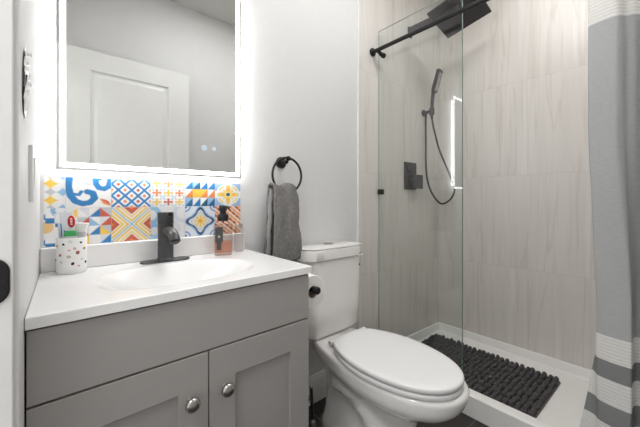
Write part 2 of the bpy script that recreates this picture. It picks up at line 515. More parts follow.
def shaker(x0, x1):
    bm = bmesh.new()
    z0, z1 = 0.11, 0.6535
    st, rt = 0.070, 0.082
    y0, y1 = FY, VY0 - 0.001
    yi = FY + 0.009
    o = [VP(x0, 0, z0), VP(x1, 0, z0), VP(x1, 0, z1), VP(x0, 0, z1)]
    i = [VP(x0+st, 0, z0+rt), VP(x1-st, 0, z0+rt), VP(x1-st, 0, z1-rt), VP(x0+st, 0, z1-rt)]
    def ring(pts, y): return [bm.verts.new((p.x, y - van.location.y, p.z)) for p in pts]
    a = ring(o, y1); b = ring(o, y0); c = ring(i, y0); d = ring(i, yi)
    for p, q in ((a, b), (b, c), (c, d)):
        for k in range(4): bm.faces.new((p[k], p[(k+1) % 4], q[(k+1) % 4], q[k]))
    bm.faces.new(a); bm.faces.new(d)
    return bm
for (x0, x1, kx, lab) in ((VX0 + 0.0018, MID - 0.0015, 0.244, 'left'), (MID + 0.0015, VX1 - 0.001, 0.331, 'right')):
    d = obj('cabinet_door', shaker(x0, x1), M_cab, van, bevel=0.0012)
    bm = bmesh.new()
    add_lathe(bm, [(0.0, 0.0), (0.008, -0.001), (0.0055, -0.006), (0.006, -0.012), (0.0145, -0.016), (0.0172, -0.020), (0.0162, -0.026), (0.011, -0.0295), (0.004, -0.031), (0.0, -0.031)], VP(kx, FY, 0.550), 'y', 28, caps=False)
    kb = obj('knob', bm, M_chrome, d, smooth=True, angle=60); kb['label'] = 'round brushed nickel knob'

# ------------------------------------------------------------------ sink top with moulded basin and upstand
top = thing('sink_top', 'glossy white vanity sink top with moulded oval basin and low upstand', 'sink', (CX, -0.22, 0.822))
TX0, TX1, TY0, TY1, TZ = XL + 0.0005, 0.617, -0.4525, -0.001, 0.822
bm = bmesh.new()
NX, NY = 96, 70
BX, BY, BA, BB, BD = 0.285, -0.258, 0.212, 0.142, 0.085
def basin(x, y):
    q = ((abs(x-BX)/BA)**2.4 + (abs(y-BY)/BB)**2.4) ** (1/2.4)
    if q >= 1.0: return 0.0
    return -BD * (1 - q*q) ** 1.2
g = []
for j in range(NY + 1):
    row = []
    for i in range(NX + 1):
        y = TY0 + (TY1 - TY0)*j/NY; x = xl(y) + 0.0006 + (TX1 - xl(y) - 0.0006)*i/NX
        row.append(bm.verts.new(Vector((x, y, TZ + basin(x, y))) - top.location))
    g.append(row)
for j in range(NY):
    for i in range(NX):
        bm.faces.new((g[j][i], g[j][i+1], g[j+1][i+1], g[j+1][i]))
edge = [g[0][i] for i in range(NX+1)] + [g[j][NX] for j in range(1, NY+1)] + [g[NY][i] for i in range(NX-1, -1, -1)] + [g[j][0] for j in range(NY-1, 0, -1)]
low = [bm.verts.new((v.co.x, v.co.y, -0.022)) for v in edge]
for k in range(len(edge)):
    n = (k+1) % len(edge)
    bm.faces.new((edge[k], low[k], low[n], edge[n]))
st = obj('counter', bm, M_top, top, smooth=True, bevel=0.003, angle=50)
bm = bx(Vector((-0.0325, -0.020, TZ)) - top.location, Vector((0.606, -0.001, 0.893)) - top.location)
obj('upstand', bm, M_top, top, bevel=0.004, bseg=3)
bm = bmesh.new()
add_lathe(bm, [(0.0, 0.0), (0.020, 0.0), (0.022, 0.003), (0.016, 0.005), (0.0, 0.006)], Vector((BX, BY, TZ - BD + 0.0005)) - top.location, caps=False)
obj('drain', bm, M_black, top, smooth=True)

# ------------------------------------------------------------------ patterned backsplash tiles
WH = rgb(243, 242, 240); BL = rgb(50, 126, 186); LB = rgb(150, 190, 222); YE = rgb(244, 202, 84); OR = rgb(234, 142, 86)
RD = rgb(206, 96, 72); GY = rgb(200, 202, 206); NV = rgb(46, 68, 112); BR = rgb(160, 84, 50); DK = rgb(46, 104, 150); PU = rgb(178, 180, 220); TE = rgb(30, 92, 120)
def frac(x): return x - math.floor(x)
def p_stars(u, v):                       # stacked yellow four point stars, pale dots between
    a, b = frac(u*2.0 + 0.1) - 0.5, frac(v*2 + 0.05) - 0.5
    if abs(a)**0.62 + abs(b)**0.62 < 0.56: return YE
    c, d = frac(u*2.0 + 0.6) - 0.5, frac(v*2 + 0.55) - 0.5
    if abs(c)**0.8 + abs(d)**0.8 < 0.36: return LB
    e = frac(v*2 + 0.55) - 0.5
    if abs(a)**0.7 + abs(e)**0.7 < 0.42: return GY
    return WH
def arc(u, v, cx, cy, r0, r1, a0, a1):
    d = math.hypot(u-cx, v-cy); a = math.degrees(math.atan2(v-cy, u-cx)) % 360
    return r0 < d < r1 and (a0 <= a <= a1 or a0 <= a + 360 <= a1)
def near(u, v, pts):
    b = 9
    for (x0, y0), (x1, y1) in zip(pts[:-1], pts[1:]):
        dx, dy = x1-x0, y1-y0; t = max(0, min(1, ((u-x0)*dx + (v-y0)*dy)/(dx*dx+dy*dy)))
        b = min(b, math.hypot(u-x0-t*dx, v-y0-t*dy))
    return b
SW1 = [(.07, .92), (.05, .65), (.10, .38), (.20, .20), (.36, .12), (.52, .16), (.62, .30), (.58, .46), (.46, .50)]
def p_swirl(u, v):
    if near(u, v, SW1) < 0.082: return BL
    if near(u, v, [(.16, .42), (.28, .40), (.33, .50)]) < 0.042: return BL
    if near(u, v, [(.64, 1.0), (.65, .76), (.72, .63), (.84, .60), (.94, .68), (.97, .85), (.97, 1.0)]) < 0.072: return BL
    if near(u, v, [(.66, .92), (.76, .90)]) < 0.035: return BL
    p, q = (u-0.87)*0.75 - (v-0.17)*0.66, (u-0.87)*0.66 + (v-0.17)*0.75
    if abs(q)/0.07 + (abs(p)/0.17)**1.5 < 1: return RD if q > 0 else OR
    if arc(u, v, 0.50, 0.84, 0.07, 0.12, 0, 300) or arc(u, v, 0.30, 0.88, 0.04, 0.09, 0, 270): return GY
    return WH
def p_diamond(u, v):
    a, b = u*3 + v*2.6, u*3 - v*2.6
    fa, fb = frac(a) - 0.5, frac(b) - 0.5
    if abs(fa) > 0.37 or abs(fb) > 0.37: return BL
    if max(abs(fa), abs(fb)) > 0.31: return WH
    if max(abs(fa), abs(fb)) < 0.17:
        k = (math.floor(a) + math.floor(b)) % 3
        return RD if k == 0 else (OR if k == 1 else rgb(232, 160, 110))
    return WH
def p_flowers(u, v):
    i, j = int(u*3), int(v*3)
    a, b = frac(u*3) - 0.5, frac(v*3) - 0.5
    c = YE if (i + j) % 2 == 0 else OR
    if i == 1 and j == 0: c = RD
    if min(abs(a), abs(b)) < 0.06 + 0.16*max(abs(a), abs(b)) and max(abs(a), abs(b)) < 0.38: return c
    if abs(abs(a) - abs(b)) < 0.06 and 0.26 < max(abs(a), abs(b)) < 0.46: return LB
    return WH
def p_tri(u, v):
    i, j = int(u*4) % 3, int(v*3) % 3
    a, b = frac(u*4), frac(v*3)
    if v > 0.96: return OR if frac(u*1.5) < 0.5 else WH
    cols = [[DK, BL, TE], [OR, YE, OR], [BL, DK, BL]]
    c2 = [[LB, WH, WH], [WH, YE, YE], [WH, LB, WH]]
    return cols[j][i] if b < a else c2[j][i]
def p_star(u, v):
    x, y = u - 0.5, v - 0.5
    d = math.hypot(x, y); a = math.atan2(y, x)
    if max(abs(x), abs(y)) < 0.07: return TE
    if d < 0.13: return rgb(250, 232, 150)
    if d < 0.10 + 0.32*abs(math.cos(2*a))**3: return YE if math.cos(16*a) > -0.6 or d > 0.28 else rgb(236, 160, 90)
    if d < 0.30*abs(math.sin(2*a))**4: return rgb(246, 214, 120)
    if 0.36 < d < 0.42 and abs(math.sin(2*a)) > 0.8: return YE
    if d > 0.58: return PU
    if d > 0.47: return LB if abs(math.sin(2*a)) > 0.6 else WH
    return rgb(232, 234, 236)
def p_zig(u, v):
    y = frac(v*1.0)
    st = math.floor(u*5)/5
    for off, c in ((0.78, BL), (0.12, BL)):
        h = off - abs(st - 0.4)*0.5
        if h - 0.08 < y < h + 0.06: return c
    if math.hypot(u-0.62, (v-0.5)*1.0) < 0.15: return rgb(240, 200, 140)
    if arc(u, v, 0.9, 0.95, 0.1, 0.2, 0, 360): return LB
    return WH
def p_patch(u, v):
    i, j = int(u*4), int(v*4)
    a, b = frac(u*4), frac(v*4)
    pal = [BL, RD, YE, LB, WH, RD, BL]
    c1 = pal[(i*2 + j*3) % 7]; c2 = [WH, GY, WH, rgb(226, 226, 230)][(i + 2*j) % 4]
    return c1 if (a > b if (i + j) % 2 else a + b < 1) else c2
def p_cross(u, v):
    x, y = u - 0.5, v - 0.5
    if abs(abs(x) - abs(y)) < 0.028: return LB
    m = max(abs(x), abs(y)) - min(abs(x), abs(y))
    if m < 0.065: return WH
    if m < 0.135: return YE
    if m < 0.185: return WH
    if m < 0.255: return YE if abs(x) > abs(y) else rgb(244, 214, 140)
    if m < 0.295: return WH
    return RD if m < 0.43 else OR
def p_wave(u, v):
    if arc(u, v, 0.0, 0.75, 0.16, 0.30, 0, 360) or arc(u, v, 0.1, 0.25, 0.12, 0.24, 0, 300): return LB
    if arc(u, v, 0.95, 0.8, 0.2, 0.32, 0, 360): return rgb(214, 218, 226)
    if arc(u, v, 0.6, 0.3, 0.16, 0.26, 0, 360): return rgb(222, 222, 226)
    return rgb(232, 232, 232)
def p_ogee(u, v):
    x, y = u - 0.5, v - 0.5
    d = math.hypot(x, y); a = math.atan2(y, x)
    r = 0.31 + 0.17*abs(math.cos(2*a))**2.2 - 0.035*abs(math.sin(4*a))
    if d < 0.055: return rgb(236, 168, 70)
    if d < 0.13 + 0.09*math.cos(8*a): return YE
    if d < r*0.62: return rgb(236, 226, 196) if d < r*0.52 else rgb(222, 222, 220)
    if d < r*0.74: return rgb(196, 212, 230)
    if d < r*0.81: return WH
    if d < r: return NV
    if d < r + 0.05: return LB
    e = math.hypot(0.5 - abs(x), 0.5 - abs(y))
    if e < 0.07: return BL
    if 0.13 < e < 0.18: return rgb(120, 150, 200)
    return rgb(226, 232, 240)
def p_stripe(u, v):
    a = frac((u*0.8 + v)*3.2)
    b = frac((u - v*0.6)*4.5)
    if a < 0.34: return BR if b < 0.5 else OR
    if a < 0.52: return rgb(240, 214, 190)
    if a < 0.80: return OR if b < 0.35 else rgb(236, 178, 130)
    return WH
bs = thing('backsplash_panel', 'two rows of colourful patterned tiles on the wall below the mirror', 'backsplash', (0.28, 0, 0.95))
def glazed():
    m = bpy.data.materials.new('glazed pattern'); m.use_nodes = True
    nt = m.node_tree; b = nt.nodes['Principled BSDF']
    a = nt.nodes.new('ShaderNodeAttribute'); a.attribute_name = 'pattern'
    n = nt.nodes.new('ShaderNodeTexNoise'); n.inputs['Scale'].default_value = 160
    mx = nt.nodes.new('ShaderNodeMix'); mx.data_type = 'RGBA'; mx.blend_type = 'MULTIPLY'; mx.inputs[0].default_value = 0.12
    nt.links.new(a.outputs['Color'], mx.inputs[6]); nt.links.new(n.outputs['Fac'], mx.inputs[7])
    nt.links.new(mx.outputs[2], b.inputs['Base Color']); b.inputs['Roughness'].default_value = 0.3
    return m
M_glaze = glazed()
def tile(x0, x1, z0, z1, fn, u0, v0, u1, v1):
    bm = bmesh.new(); lay = bm.faces.layers.float_color.new('pattern')
    n = 46; nx = max(4, int(n*(u1-u0))); nz = max(4, int(n*(v1-v0)))
    gap = 0.0006
    x0 += gap; x1 -= gap; z0 += gap; z1 -= gap
    L = bs.location; yf, yb = -0.003, 0.0
    gr = [[bm.verts.new((x0 + (x1-x0)*i/nx - L.x, yf - L.y, z0 + (z1-z0)*j/nz - L.z)) for i in range(nx+1)] for j in range(nz+1)]
    for j in range(nz):
        for i in range(nx):
            f = bm.faces.new((gr[j][i], gr[j][i+1], gr[j+1][i+1], gr[j+1][i]))
            acc = [0, 0, 0]
            for a in (0.2, 0.5, 0.8):
                for b in (0.2, 0.5, 0.8):
                    c = fn(min(0.9999, u0 + (u1-u0)*(i+a)/nx), min(0.9999, v0 + (v1-v0)*(j+b)/nz))
                    for k in range(3): acc[k] += c[k]/9
            f[lay] = (*acc, 1)
    for (p, q) in (((x0, z0), (x1, z0)), ((x1, z0), (x1, z1)), ((x1, z1), (x0, z1)), ((x0, z1), (x0, z0))):
        vs = [bm.verts.new((p[0]-L.x, yf-L.y, p[1]-L.z)), bm.verts.new((q[0]-L.x, yf-L.y, q[1]-L.z)), bm.verts.new((q[0]-L.x, yb-L.y, q[1]-L.z)), bm.verts.new((p[0]-L.x, yb-L.y, p[1]-L.z))]
        bm.faces.new(vs)[lay] = (*WH, 1)
    return obj('tile', bm, M_glaze, bs)
xs = [-0.0255, 0.0235, 0.1385, 0.2535, 0.3685, 0.4835, 0.594]
zm, zt, zb = 1.0075, 1.1015, 0.8935
top_f = (p_stars, p_swirl, p_diamond, p_flowers, p_tri, p_star)
bot_f = (p_zig, p_patch, p_cross, p_wave, p_ogee, p_stripe)
for k in range(6):
    ulo = 0.57 if k == 0 else 0.0
    tile(xs[k], xs[k+1], zm, zt, top_f[k], ulo, 0.0, 1, 0.94 if k not in (5,) else 1.0)
    tile(xs[k], xs[k+1], zb, zm, bot_f[k], ulo, 0.0, 1, 1)

# ------------------------------------------------------------------ lit mirror
mr = thing('lit_mirror', 'tall rectangular mirror edged by a glowing white light strip', 'mirror', (0.29, 0, 1.12))
MX0, MX1, MZ0, MZ1, MY = 0.002, 0.580, 1.121, 1.895, -0.034
def ML(*p): return Vector(p) - mr.location
obj('mirror_housing', bx(ML(MX0 + 0.035, MY + 0.006, MZ0 + 0.035), ML(MX1 - 0.035, -0.001, MZ1 - 0.035)), M_plasticg, mr)
def frame_bm(o, i, y0, y1):
    bm = bmesh.new()
    def ring(e, y): return [bm.verts.new(ML(MX0+e, y, MZ0+e)), bm.verts.new(ML(MX1-e, y, MZ0+e)), bm.verts.new(ML(MX1-e, y, MZ1-e)), bm.verts.new(ML(MX0+e, y, MZ1-e))]
    a, b, c, d = ring(o, y0), ring(i, y0), ring(i, y1), ring(o, y1)
    for p, q in ((a, b), (b, c), (c, d), (d, a)):
        for k in range(4): bm.faces.new((p[k], p[(k+1)%4], q[(k+1)%4], q[k]))
    return bm
obj('mirror_glass', bx(ML(MX0, MY, MZ0), ML(MX1, MY + 0.005, MZ1)), M_mirror, mr)
obj('light_strip', frame_bm(0.008, 0.0215, MY - 0.0006, MY + 0.001), M_glow, mr)
obj('back_light', frame_bm(0.033, 0.036, MY + 0.008, -0.006), M_back, mr)
for (x, z, r) in ((0.430, 1.231, 0.011), (0.467, 1.231, 0.008)):
    bm = bmesh.new(); add_lathe(bm, [(r, 0.0), (r, -0.0006)], ML(x, MY, z), 'y', 20)
    obj('touch_button', bm, M_icon, mr)

# ------------------------------------------------------------------ faucet
fc = thing('faucet', 'black single lever faucet on an oblong deck plate behind the basin', 'faucet', (0.287, -0.062, 0.822))
bm = bmesh.new()
def stadium(hx, hy, z, n=12):
    return [Vector((sx*(hx-hy) + hy*math.cos(R(a)), hy*math.sin(R(a)), z)) for sx, a0 in ((1, -90), (-1, 90)) for a in [a0 + 180*k/n for k in range(n+1)]]
add_loft(bm, [stadium(0.078, 0.026, 0.0002), stadium(0.078, 0.026, 0.004), stadium(0.075, 0.0235, 0.0065)])
obj('deck_plate', bm, M_faucet, fc, smooth=True, angle=30)
bm = bmesh.new()
add_lathe(bm, [(0.0275, 0.006), (0.0275, 0.010), (0.0245, 0.013), (0.0245, 0.128)])
obj('body', bm, M_faucet, fc, smooth=True, angle=30)
bm = bmesh.new()
add_lathe(bm, [(0.0235, 0.128), (0.0250, 0.130), (0.0250, 0.166), (0.0235, 0.168)])
cap = obj('handle', bm, M_faucet, fc, smooth=True, angle=30)
bm = bmesh.new()
add_tube(bm, [(0.0, -0.015, 0.160), (0, -0.036, 0.161), (0, -0.056, 0.1625)], [0.005, 0.0055, 0.007], 10)
obj('lever_pin', bm, M_black, cap, smooth=True)
bm = bmesh.new()
pts = spline([(0, -0.010, 0.098), (0, -0.040, 0.106), (0, -0.072, 0.104), (0, -0.098, 0.092), (0, -0.110, 0.078)], 6)
rad = [0.0155 + 0.001*i/len(pts) for i in range(len(pts))]
add_tube(bm, pts, rad, 18)
sp = obj('spout', bm, M_faucet, fc, smooth=True, angle=45)
bm = bmesh.new()
d = Vector((0, -0.55, -0.83)).normalized()
add_tube(bm, [Vector((0, -0.110, 0.078)) - d*0.001, Vector((0, -0.110, 0.078)) + d*0.004], 0.0125, 16)
obj('aerator', bm, M_black, sp, smooth=True, angle=30)

# ------------------------------------------------------------------ toothbrush cup and what stands in it
cup = thing('toothbrush_cup', 'white cup with multicoloured speckles standing in the left counter corner', 'cup', (0.037, -0.062, 0.8222))
CR = 0.0352
bm = bmesh.new()
def cr(h): return CR - 0.0035*sstep(0.02, 0.0, h)
prof = [(0.031, 0.0), (0.034, 0.004), (CR, 0.014), (CR, 0.100), (CR - 0.0012, 0.102), (CR - 0.003, 0.100), (CR - 0.004, 0.012), (0.0, 0.010)]
add_lathe(bm, [(0.0, 0.0)] + prof, n=48, caps=False)
obj('cup_body', bm, M_plastic, cup, smooth=True)
def spot(a, z, r, color):
    bm = bmesh.new()
    c = Vector((math.cos(a), math.sin(a), 0))*(CR + 0.0004)
    c.z = z; t = Vector((-math.sin(a), math.cos(a), 0)); nrm = Vector((math.cos(a), math.sin(a), 0))
    ph = random.random()*6
    out = [c + t*r*math.cos(k*math.pi/6)*(1+0.2*math.cos(2*k*math.pi/6+ph)) + Vector((0,0,1))*r*math.sin(k*math.pi/6) + nrm*0.0003 for k in range(12)]
    inn = [p - nrm*0.002 for p in out]
    add_loft(bm, [inn, out])
    return bm
spots = [(-0.30, 0.085, 0.0032, (26, 24, 26)), (0.85, 0.088, 0.003, (26, 24, 26)), (0.30, 0.030, 0.0042, (20, 18, 20)), (0.05, 0.050, 0.0045, (190, 180, 160)),
         (0.62, 0.060, 0.0052, (150, 90, 72)), (0.42, 0.072, 0.004, (205, 180, 150)), (0.08, 0.068, 0.003, (220, 170, 160)), (-0.55, 0.055, 0.004, (190, 100, 80)),
         (0.95, 0.040, 0.003, (190, 210, 190)), (-0.45, 0.035, 0.004, (205, 205, 195)), (0.15, 0.092, 0.005, (215, 225, 210)), (1.15, 0.07, 0.004, (180, 140, 110)),
         (1.3, 0.03, 0.004, (40, 40, 42)), (-0.9, 0.08, 0.004, (200, 150, 70)), (-1.2, 0.04, 0.004, (40, 40, 42)), (0.70, 0.022, 0.003, (215, 170, 160))]
CAMA = math.atan2(-1.2 + 0.064, -0.04)
for k, (a, z, r, c) in enumerate(spots):
    mm = MATS.get('speckle%d' % (sum(c))) or mat('speckle%d' % sum(c), rgb(*c), 0.4)
    obj('speckle', spot(CAMA + a - 0.25, z, r, mm), mm, cup)
# toothpaste tube: standing cap down, its flat crimped end upward
tp = thing('toothpaste_tube', 'pale toothpaste tube with a red oval logo upright in the speckled cup', 'toothpaste', (0.032, -0.058, 0.836))
tp.rotation_euler = (R(4), R(-3), R(-8))
bm = bmesh.new()
def ell(hx, hy, z, n=20): return [Vector((hx*math.cos(2*math.pi*k/n), hy*math.sin(2*math.pi*k/n), z)) for k in range(n)]
add_loft(bm, [ell(0.009, 0.009, 0.02), ell(0.0165, 0.014, 0.03), ell(0.018, 0.011, 0.08), ell(0.019, 0.0045, 0.142), ell(0.0192, 0.0012, 0.154), ell(0.0192, 0.0012, 0.161)])
obj('tube_body', bm, M_tube, tp, smooth=True)
bm = bmesh.new(); add_lathe(bm, [(0.009, 0.0), (0.0095, 0.002), (0.0085, 0.022)], n=20); obj('cap', bm, M_white, tp, smooth=True, angle=30)
for (x, w2) in ((-0.011, 0.0014), (-0.004, 0.0018)):
    bm = bmesh.new(); add_loft(bm, [[Vector((x - w2, -0.0095 + (z-0.095)*0.13, z)), Vector((x + w2, -0.0095 + (z-0.095)*0.13, z)), Vector((x + w2 + 0.001, -0.0065 + (z-0.095)*0.13, z)), Vector((x - w2, -0.0065 + (z-0.095)*0.13, z))] for z in (0.095, 0.130)])
    obj('printed_stripe', bm, M_blue, tp)
bm = bmesh.new()
lc = Vector((0.0125, -0.0075, 0.134))
a0 = [lc + Vector((0.0085*math.cos(k*math.pi/10), 0.0045 - 0.0*k + 0.12*0.017*math.sin(k*math.pi/10), 0.017*math.sin(k*math.pi/10))) for k in range(20)]
a1 = [p + Vector((0, -0.005, 0)) for p in a0]
add_loft(bm, [a0, a1]); lg = obj('logo', bm, M_red, tp); lg['label'] = 'red oval logo'
bm = bmesh.new()
for k in range(5):
    zz = lc.z - 0.009 + k*0.0042
    add_box(bm, (lc.x - 0.002, lc.y - 0.0032, zz), (lc.x + 0.0026, lc.y - 0.0006 + 0.0012, zz + 0.0024))
obj('logo_lettering', bm, M_white, lg)
# toothbrushes
def brush(name, label, base, lean, hm, group=None):
    t = thing(name, label, 'toothbrush', base)
    t.rotation_euler = lean
    bm = bmesh.new()
    add_tube(bm, [(0, 0, 0), (0, 0, 0.05), (0, 0, 0.09), (0, 0, 0.13), (0, 0, 0.158)], [0.0045, 0.006, 0.0045, 0.003, 0.0042], 10)
    obj('handle', bm, hm, t, smooth=True)
    bm = bmesh.new()
    add_box(bm, (-0.0045, -0.014, 0.130), (0.0045, -0.003, 0.157))
    obj('bristles', bm, M_bristle, t, bevel=0.0012)
    return t
brush('toothbrush', 'clear and white toothbrush leaning at the left rim of the speckled cup', (0.017, -0.072, 0.836), (R(-2), R(-5), R(-30)), M_plasticg)
gb = thing('dental_pick_box', 'small green topped box low in the speckled cup', 'box', (0.033, -0.078, 0.836))
bm = bmesh.new(); add_loft(bm, [rrect(0, 0, 0.014, 0.007, 0.003, 0.0), rrect(0, 0, 0.014, 0.007, 0.003, 0.092)]); obj('box_body', bm, M_plasticg, gb, smooth=True, angle=30)
bm = bmesh.new(); add_loft(bm, [rrect(0, 0, 0.0143, 0.0073, 0.003, 0.0925), rrect(0, 0, 0.0143, 0.0073, 0.003, 0.102), rrect(0.0, 0, 0.010, 0.006, 0.003, 0.108)]); obj('lid', bm, M_green, gb, smooth=True, angle=30)
fl = thing('floss_bottle', 'white square shouldered bottle with flip top sticking out of the speckled cup', 'bottle', (0.052, -0.062, 0.836))
fl.rotation_euler = (0, R(3), R(-15))
bm = bmesh.new(); add_loft(bm, [rrect(0, 0, 0.0135, 0.008, 0.004, 0.0), rrect(0, 0, 0.0135, 0.008, 0.004, 0.098), rrect(0, 0, 0.012, 0.007, 0.003, 0.103)]); obj('bottle_body', bm, M_plasticg, fl, smooth=True, angle=30)
bm = bmesh.new(); add_loft(bm, [rrect(0, 0, 0.0125, 0.008, 0.004, 0.1032), rrect(0, 0, 0.0135, 0.0085, 0.004, 0.112), rrect(0, 0, 0.0175, 0.0095, 0.004, 0.124), rrect(0, 0, 0.0178, 0.0097, 0.004, 0.127), rrect(0, 0, 0.016, 0.0085, 0.003, 0.1285)]); obj('cap', bm, M_plastic, fl, smooth=True, angle=30)

# ------------------------------------------------------------------ soap dispenser and the clear bottle beside it
sd = thing('soap_dispenser', 'clear glass pump bottle of amber soap with black pump and dark label', 'soap dispenser', (0.489, -0.068, 0.8222))
sd.rotation_euler = (0, 0, R(-20))
bm = bmesh.new()
add_loft(bm, [rrect(0, 0, 0.031, 0.024, 0.016, 0.0), rrect(0, 0, 0.0345, 0.027, 0.018, 0.005), rrect(0, 0, 0.0345, 0.027, 0.018, 0.108), rrect(0, 0, 0.032, 0.025, 0.018, 0.118), rrect(0, 0, 0.020, 0.018, 0.0175, 0.126), rrect(0, 0, 0.0155, 0.0155, 0.0153, 0.130), rrect(0, 0, 0.0155, 0.0155, 0.0153, 0.137)])
obj('bottle_body', bm, M_glassc, sd, smooth=True, angle=50)
bm = bmesh.new()
add_loft(bm, [rrect(0, 0, 0.030, 0.0225, 0.014, 0.010), rrect(0, 0, 0.031, 0.0235, 0.015, 0.014), rrect(0, 0, 0.031, 0.0235, 0.015, 0.052)])
obj('soap', bm, M_amber, sd, smooth=True, angle=50)
bm = bmesh.new()
add_box(bm, (-0.030, -0.0288, 0.050), (-0.002, -0.0272, 0.108))
add_box(bm, (-0.024, -0.0280, 0.022), (-0.008, -0.0272, 0.050))
lb = obj('label', bm, M_label, sd); lb['label'] = 'dark printed label'
bm = bmesh.new()
cx, cz = -0.016, 0.072
add_loft(bm, [[Vector((cx - 0.005, y, cz)), Vector((cx, y, cz - 0.006)), Vector((cx + 0.005, y, cz)), Vector((cx, y, cz + 0.006))] for y in (-0.0287, -0.0293)])
obj('label_mark', bm, M_labelmark, lb)
bm = bmesh.new()
add_lathe(bm, [(0.0195, 0.130), (0.0210, 0.133), (0.0210, 0.150), (0.0180, 0.155), (0.0125, 0.157), (0.0110, 0.168)], n=28)
pu = obj('pump_collar', bm, M_pump, sd, smooth=True, angle=35)
bm = bmesh.new()
add_lathe(bm, [(0.0135, 0.168), (0.0150, 0.171), (0.0150, 0.186), (0.0125, 0.189)], n=24)
add_tube(bm, spline([(0, 0, 0.182), (0.014, -0.016, 0.183), (0.020, -0.024, 0.179)], 5), [0.006]*5 + [0.005]*6, 10)
obj('pump_head', bm, M_pump, sd, smooth=True, angle=45)
cb = thing('glass_bottle', 'small clear glass bottle just right of the soap pump', 'bottle', (0.566, -0.046, 0.8222))
bm = bmesh.new()
add_loft(bm, [rrect(0, 0, 0.014, 0.014, 0.005, 0.0), rrect(0, 0, 0.0155, 0.0155, 0.006, 0.003), rrect(0, 0, 0.0155, 0.0155, 0.006, 0.092), rrect(0, 0, 0.013, 0.013, 0.006, 0.097)])
obj('bottle_body', bm, M_glassc, cb, smooth=True, angle=50)
bm = bmesh.new()
add_loft(bm, [rrect(0, 0, 0.0125, 0.0125, 0.006, 0.0972), rrect(0, 0, 0.0125, 0.0125, 0.006, 0.112), rrect(0, 0, 0.011, 0.011, 0.005, 0.114)])
obj('bottle_cap', bm, mat('clear grey cap', rgb(196, 182, 168), 0.2, trans=0.5), cb, smooth=True, angle=50)

# ------------------------------------------------------------------ towel ring and towel
tr = thing('towel_ring', 'black towel ring on a round wall rose above the toilet tank', 'towel ring', (0.800, 0, 1.207))
bm = bmesh.new()
add_lathe(bm, [(0.027, 0.0), (0.027, -0.007), (0.024, -0.010), (0.010, -0.012), (0.009, -0.050), (0.0, -0.052)], caps=False, axis='y', n=28)
obj('wall_rose', bm, M_black, tr, smooth=True, angle=35)
bm = bmesh.new()
add_ellipsoid(bm, (0.004, -0.056, 0.015), (0.0125, 0.0115, 0.0115), 16, 10)
obj('ring_joint', bm, M_black, tr, smooth=True)
bm = bmesh.new()
add_torus(bm, (-0.003, -0.058, -0.062), 0.079, 0.0052, 'y', 56, 10)
obj('ring', bm, M_black, tr, smooth=True)
bm = bmesh.new()
NS, NT = 64, 34
gr = []
zr = 1.0705                                   # inside foot of the ring
for i in range(NS + 1):
    s = i / NS
    row = []
    for j in range(NT + 1):
        t = j / NT
        # outline: front leaf from its hem up, over the ring, back leaf down
        if s < 0.48:
            q = s / 0.48
            z = 0.763 + (1.088 - 0.763)*q
            y = -0.104 + 0.024*q**1.5 - 0.006*math.sin(math.pi*q)
            xa = 0.686 + 0.022*q**0.8; xr = 0.837 - 0.005*q + 0.004*math.sin(z*32)
        elif s < 0.54:
            a = (s - 0.48)/0.06*math.pi
            z = 1.088 + 0.012*math.sin(a); y = -0.058 - 0.022*math.cos(a)
            xa = 0.708; xr = 0.832
        else:
            q = 1 - (s - 0.54)/0.46
            z = 0.770 + (1.088 - 0.770)*q
            y = -0.026 - 0.010*q
            xa = 0.694 + 0.014*q; xr = 0.806 + 0.026*q
        x = xa + (xr - xa)*t
        w = 1.0 if s < 0.5 else 0.35
        y += w*(0.0075*math.sin(t*9.5 + 0.6 + z*3)*(0.5 + 0.5*sstep(1.0, 1.09, z)) + 0.006*noise.noise((x*30, z*16, s*2)) + 0.005*noise.noise((x*60, z*45, s*5)))
        if s < 0.48 and z < 0.80: z += 0.006*math.sin(t*7 + 1.0)
        z += 0.0065*math.sin(t*8.3 + 2.0)*sstep(1.03, 1.09, z)
        y = min(y, -0.012)
        row.append(bm.verts.new((x - 0.76, y + 0.06, z - 0.76)))
    gr.append(row)
for i in range(NS):
    for j in range(NT):
        bm.faces.new((gr[i][j], gr[i][j+1], gr[i+1][j+1], gr[i+1][j]))
tw = thing('hand_towel', 'grey terry hand towel draped through the black towel ring', 'towel', (0.76, -0.06, 0.76))
o = obj('towel_cloth', bm, M_towel, tw, smooth=True, angle=180)
sm = o.modifiers.new('thick', 'SOLIDIFY'); sm.thickness = 0.009; sm.offset = 0
bm = bmesh.new()                              # paler woven edge along the fold at the left
pts = [(0.692 + 0.0025*math.sin(z*55) - 0.76 + 0.012*sstep(0.8, 1.08, z), -0.068 + 0.060 - 0.001*math.sin(z*60), z - 0.76) for z in [0.80 + 0.28*k/24 for k in range(25)]]
add_tube(bm, pts, [0.0105 + 0.0018*math.sin(k*1.3) for k in range(25)], 8)
obj('towel_edge', bm, M_towel2, tw, smooth=True)

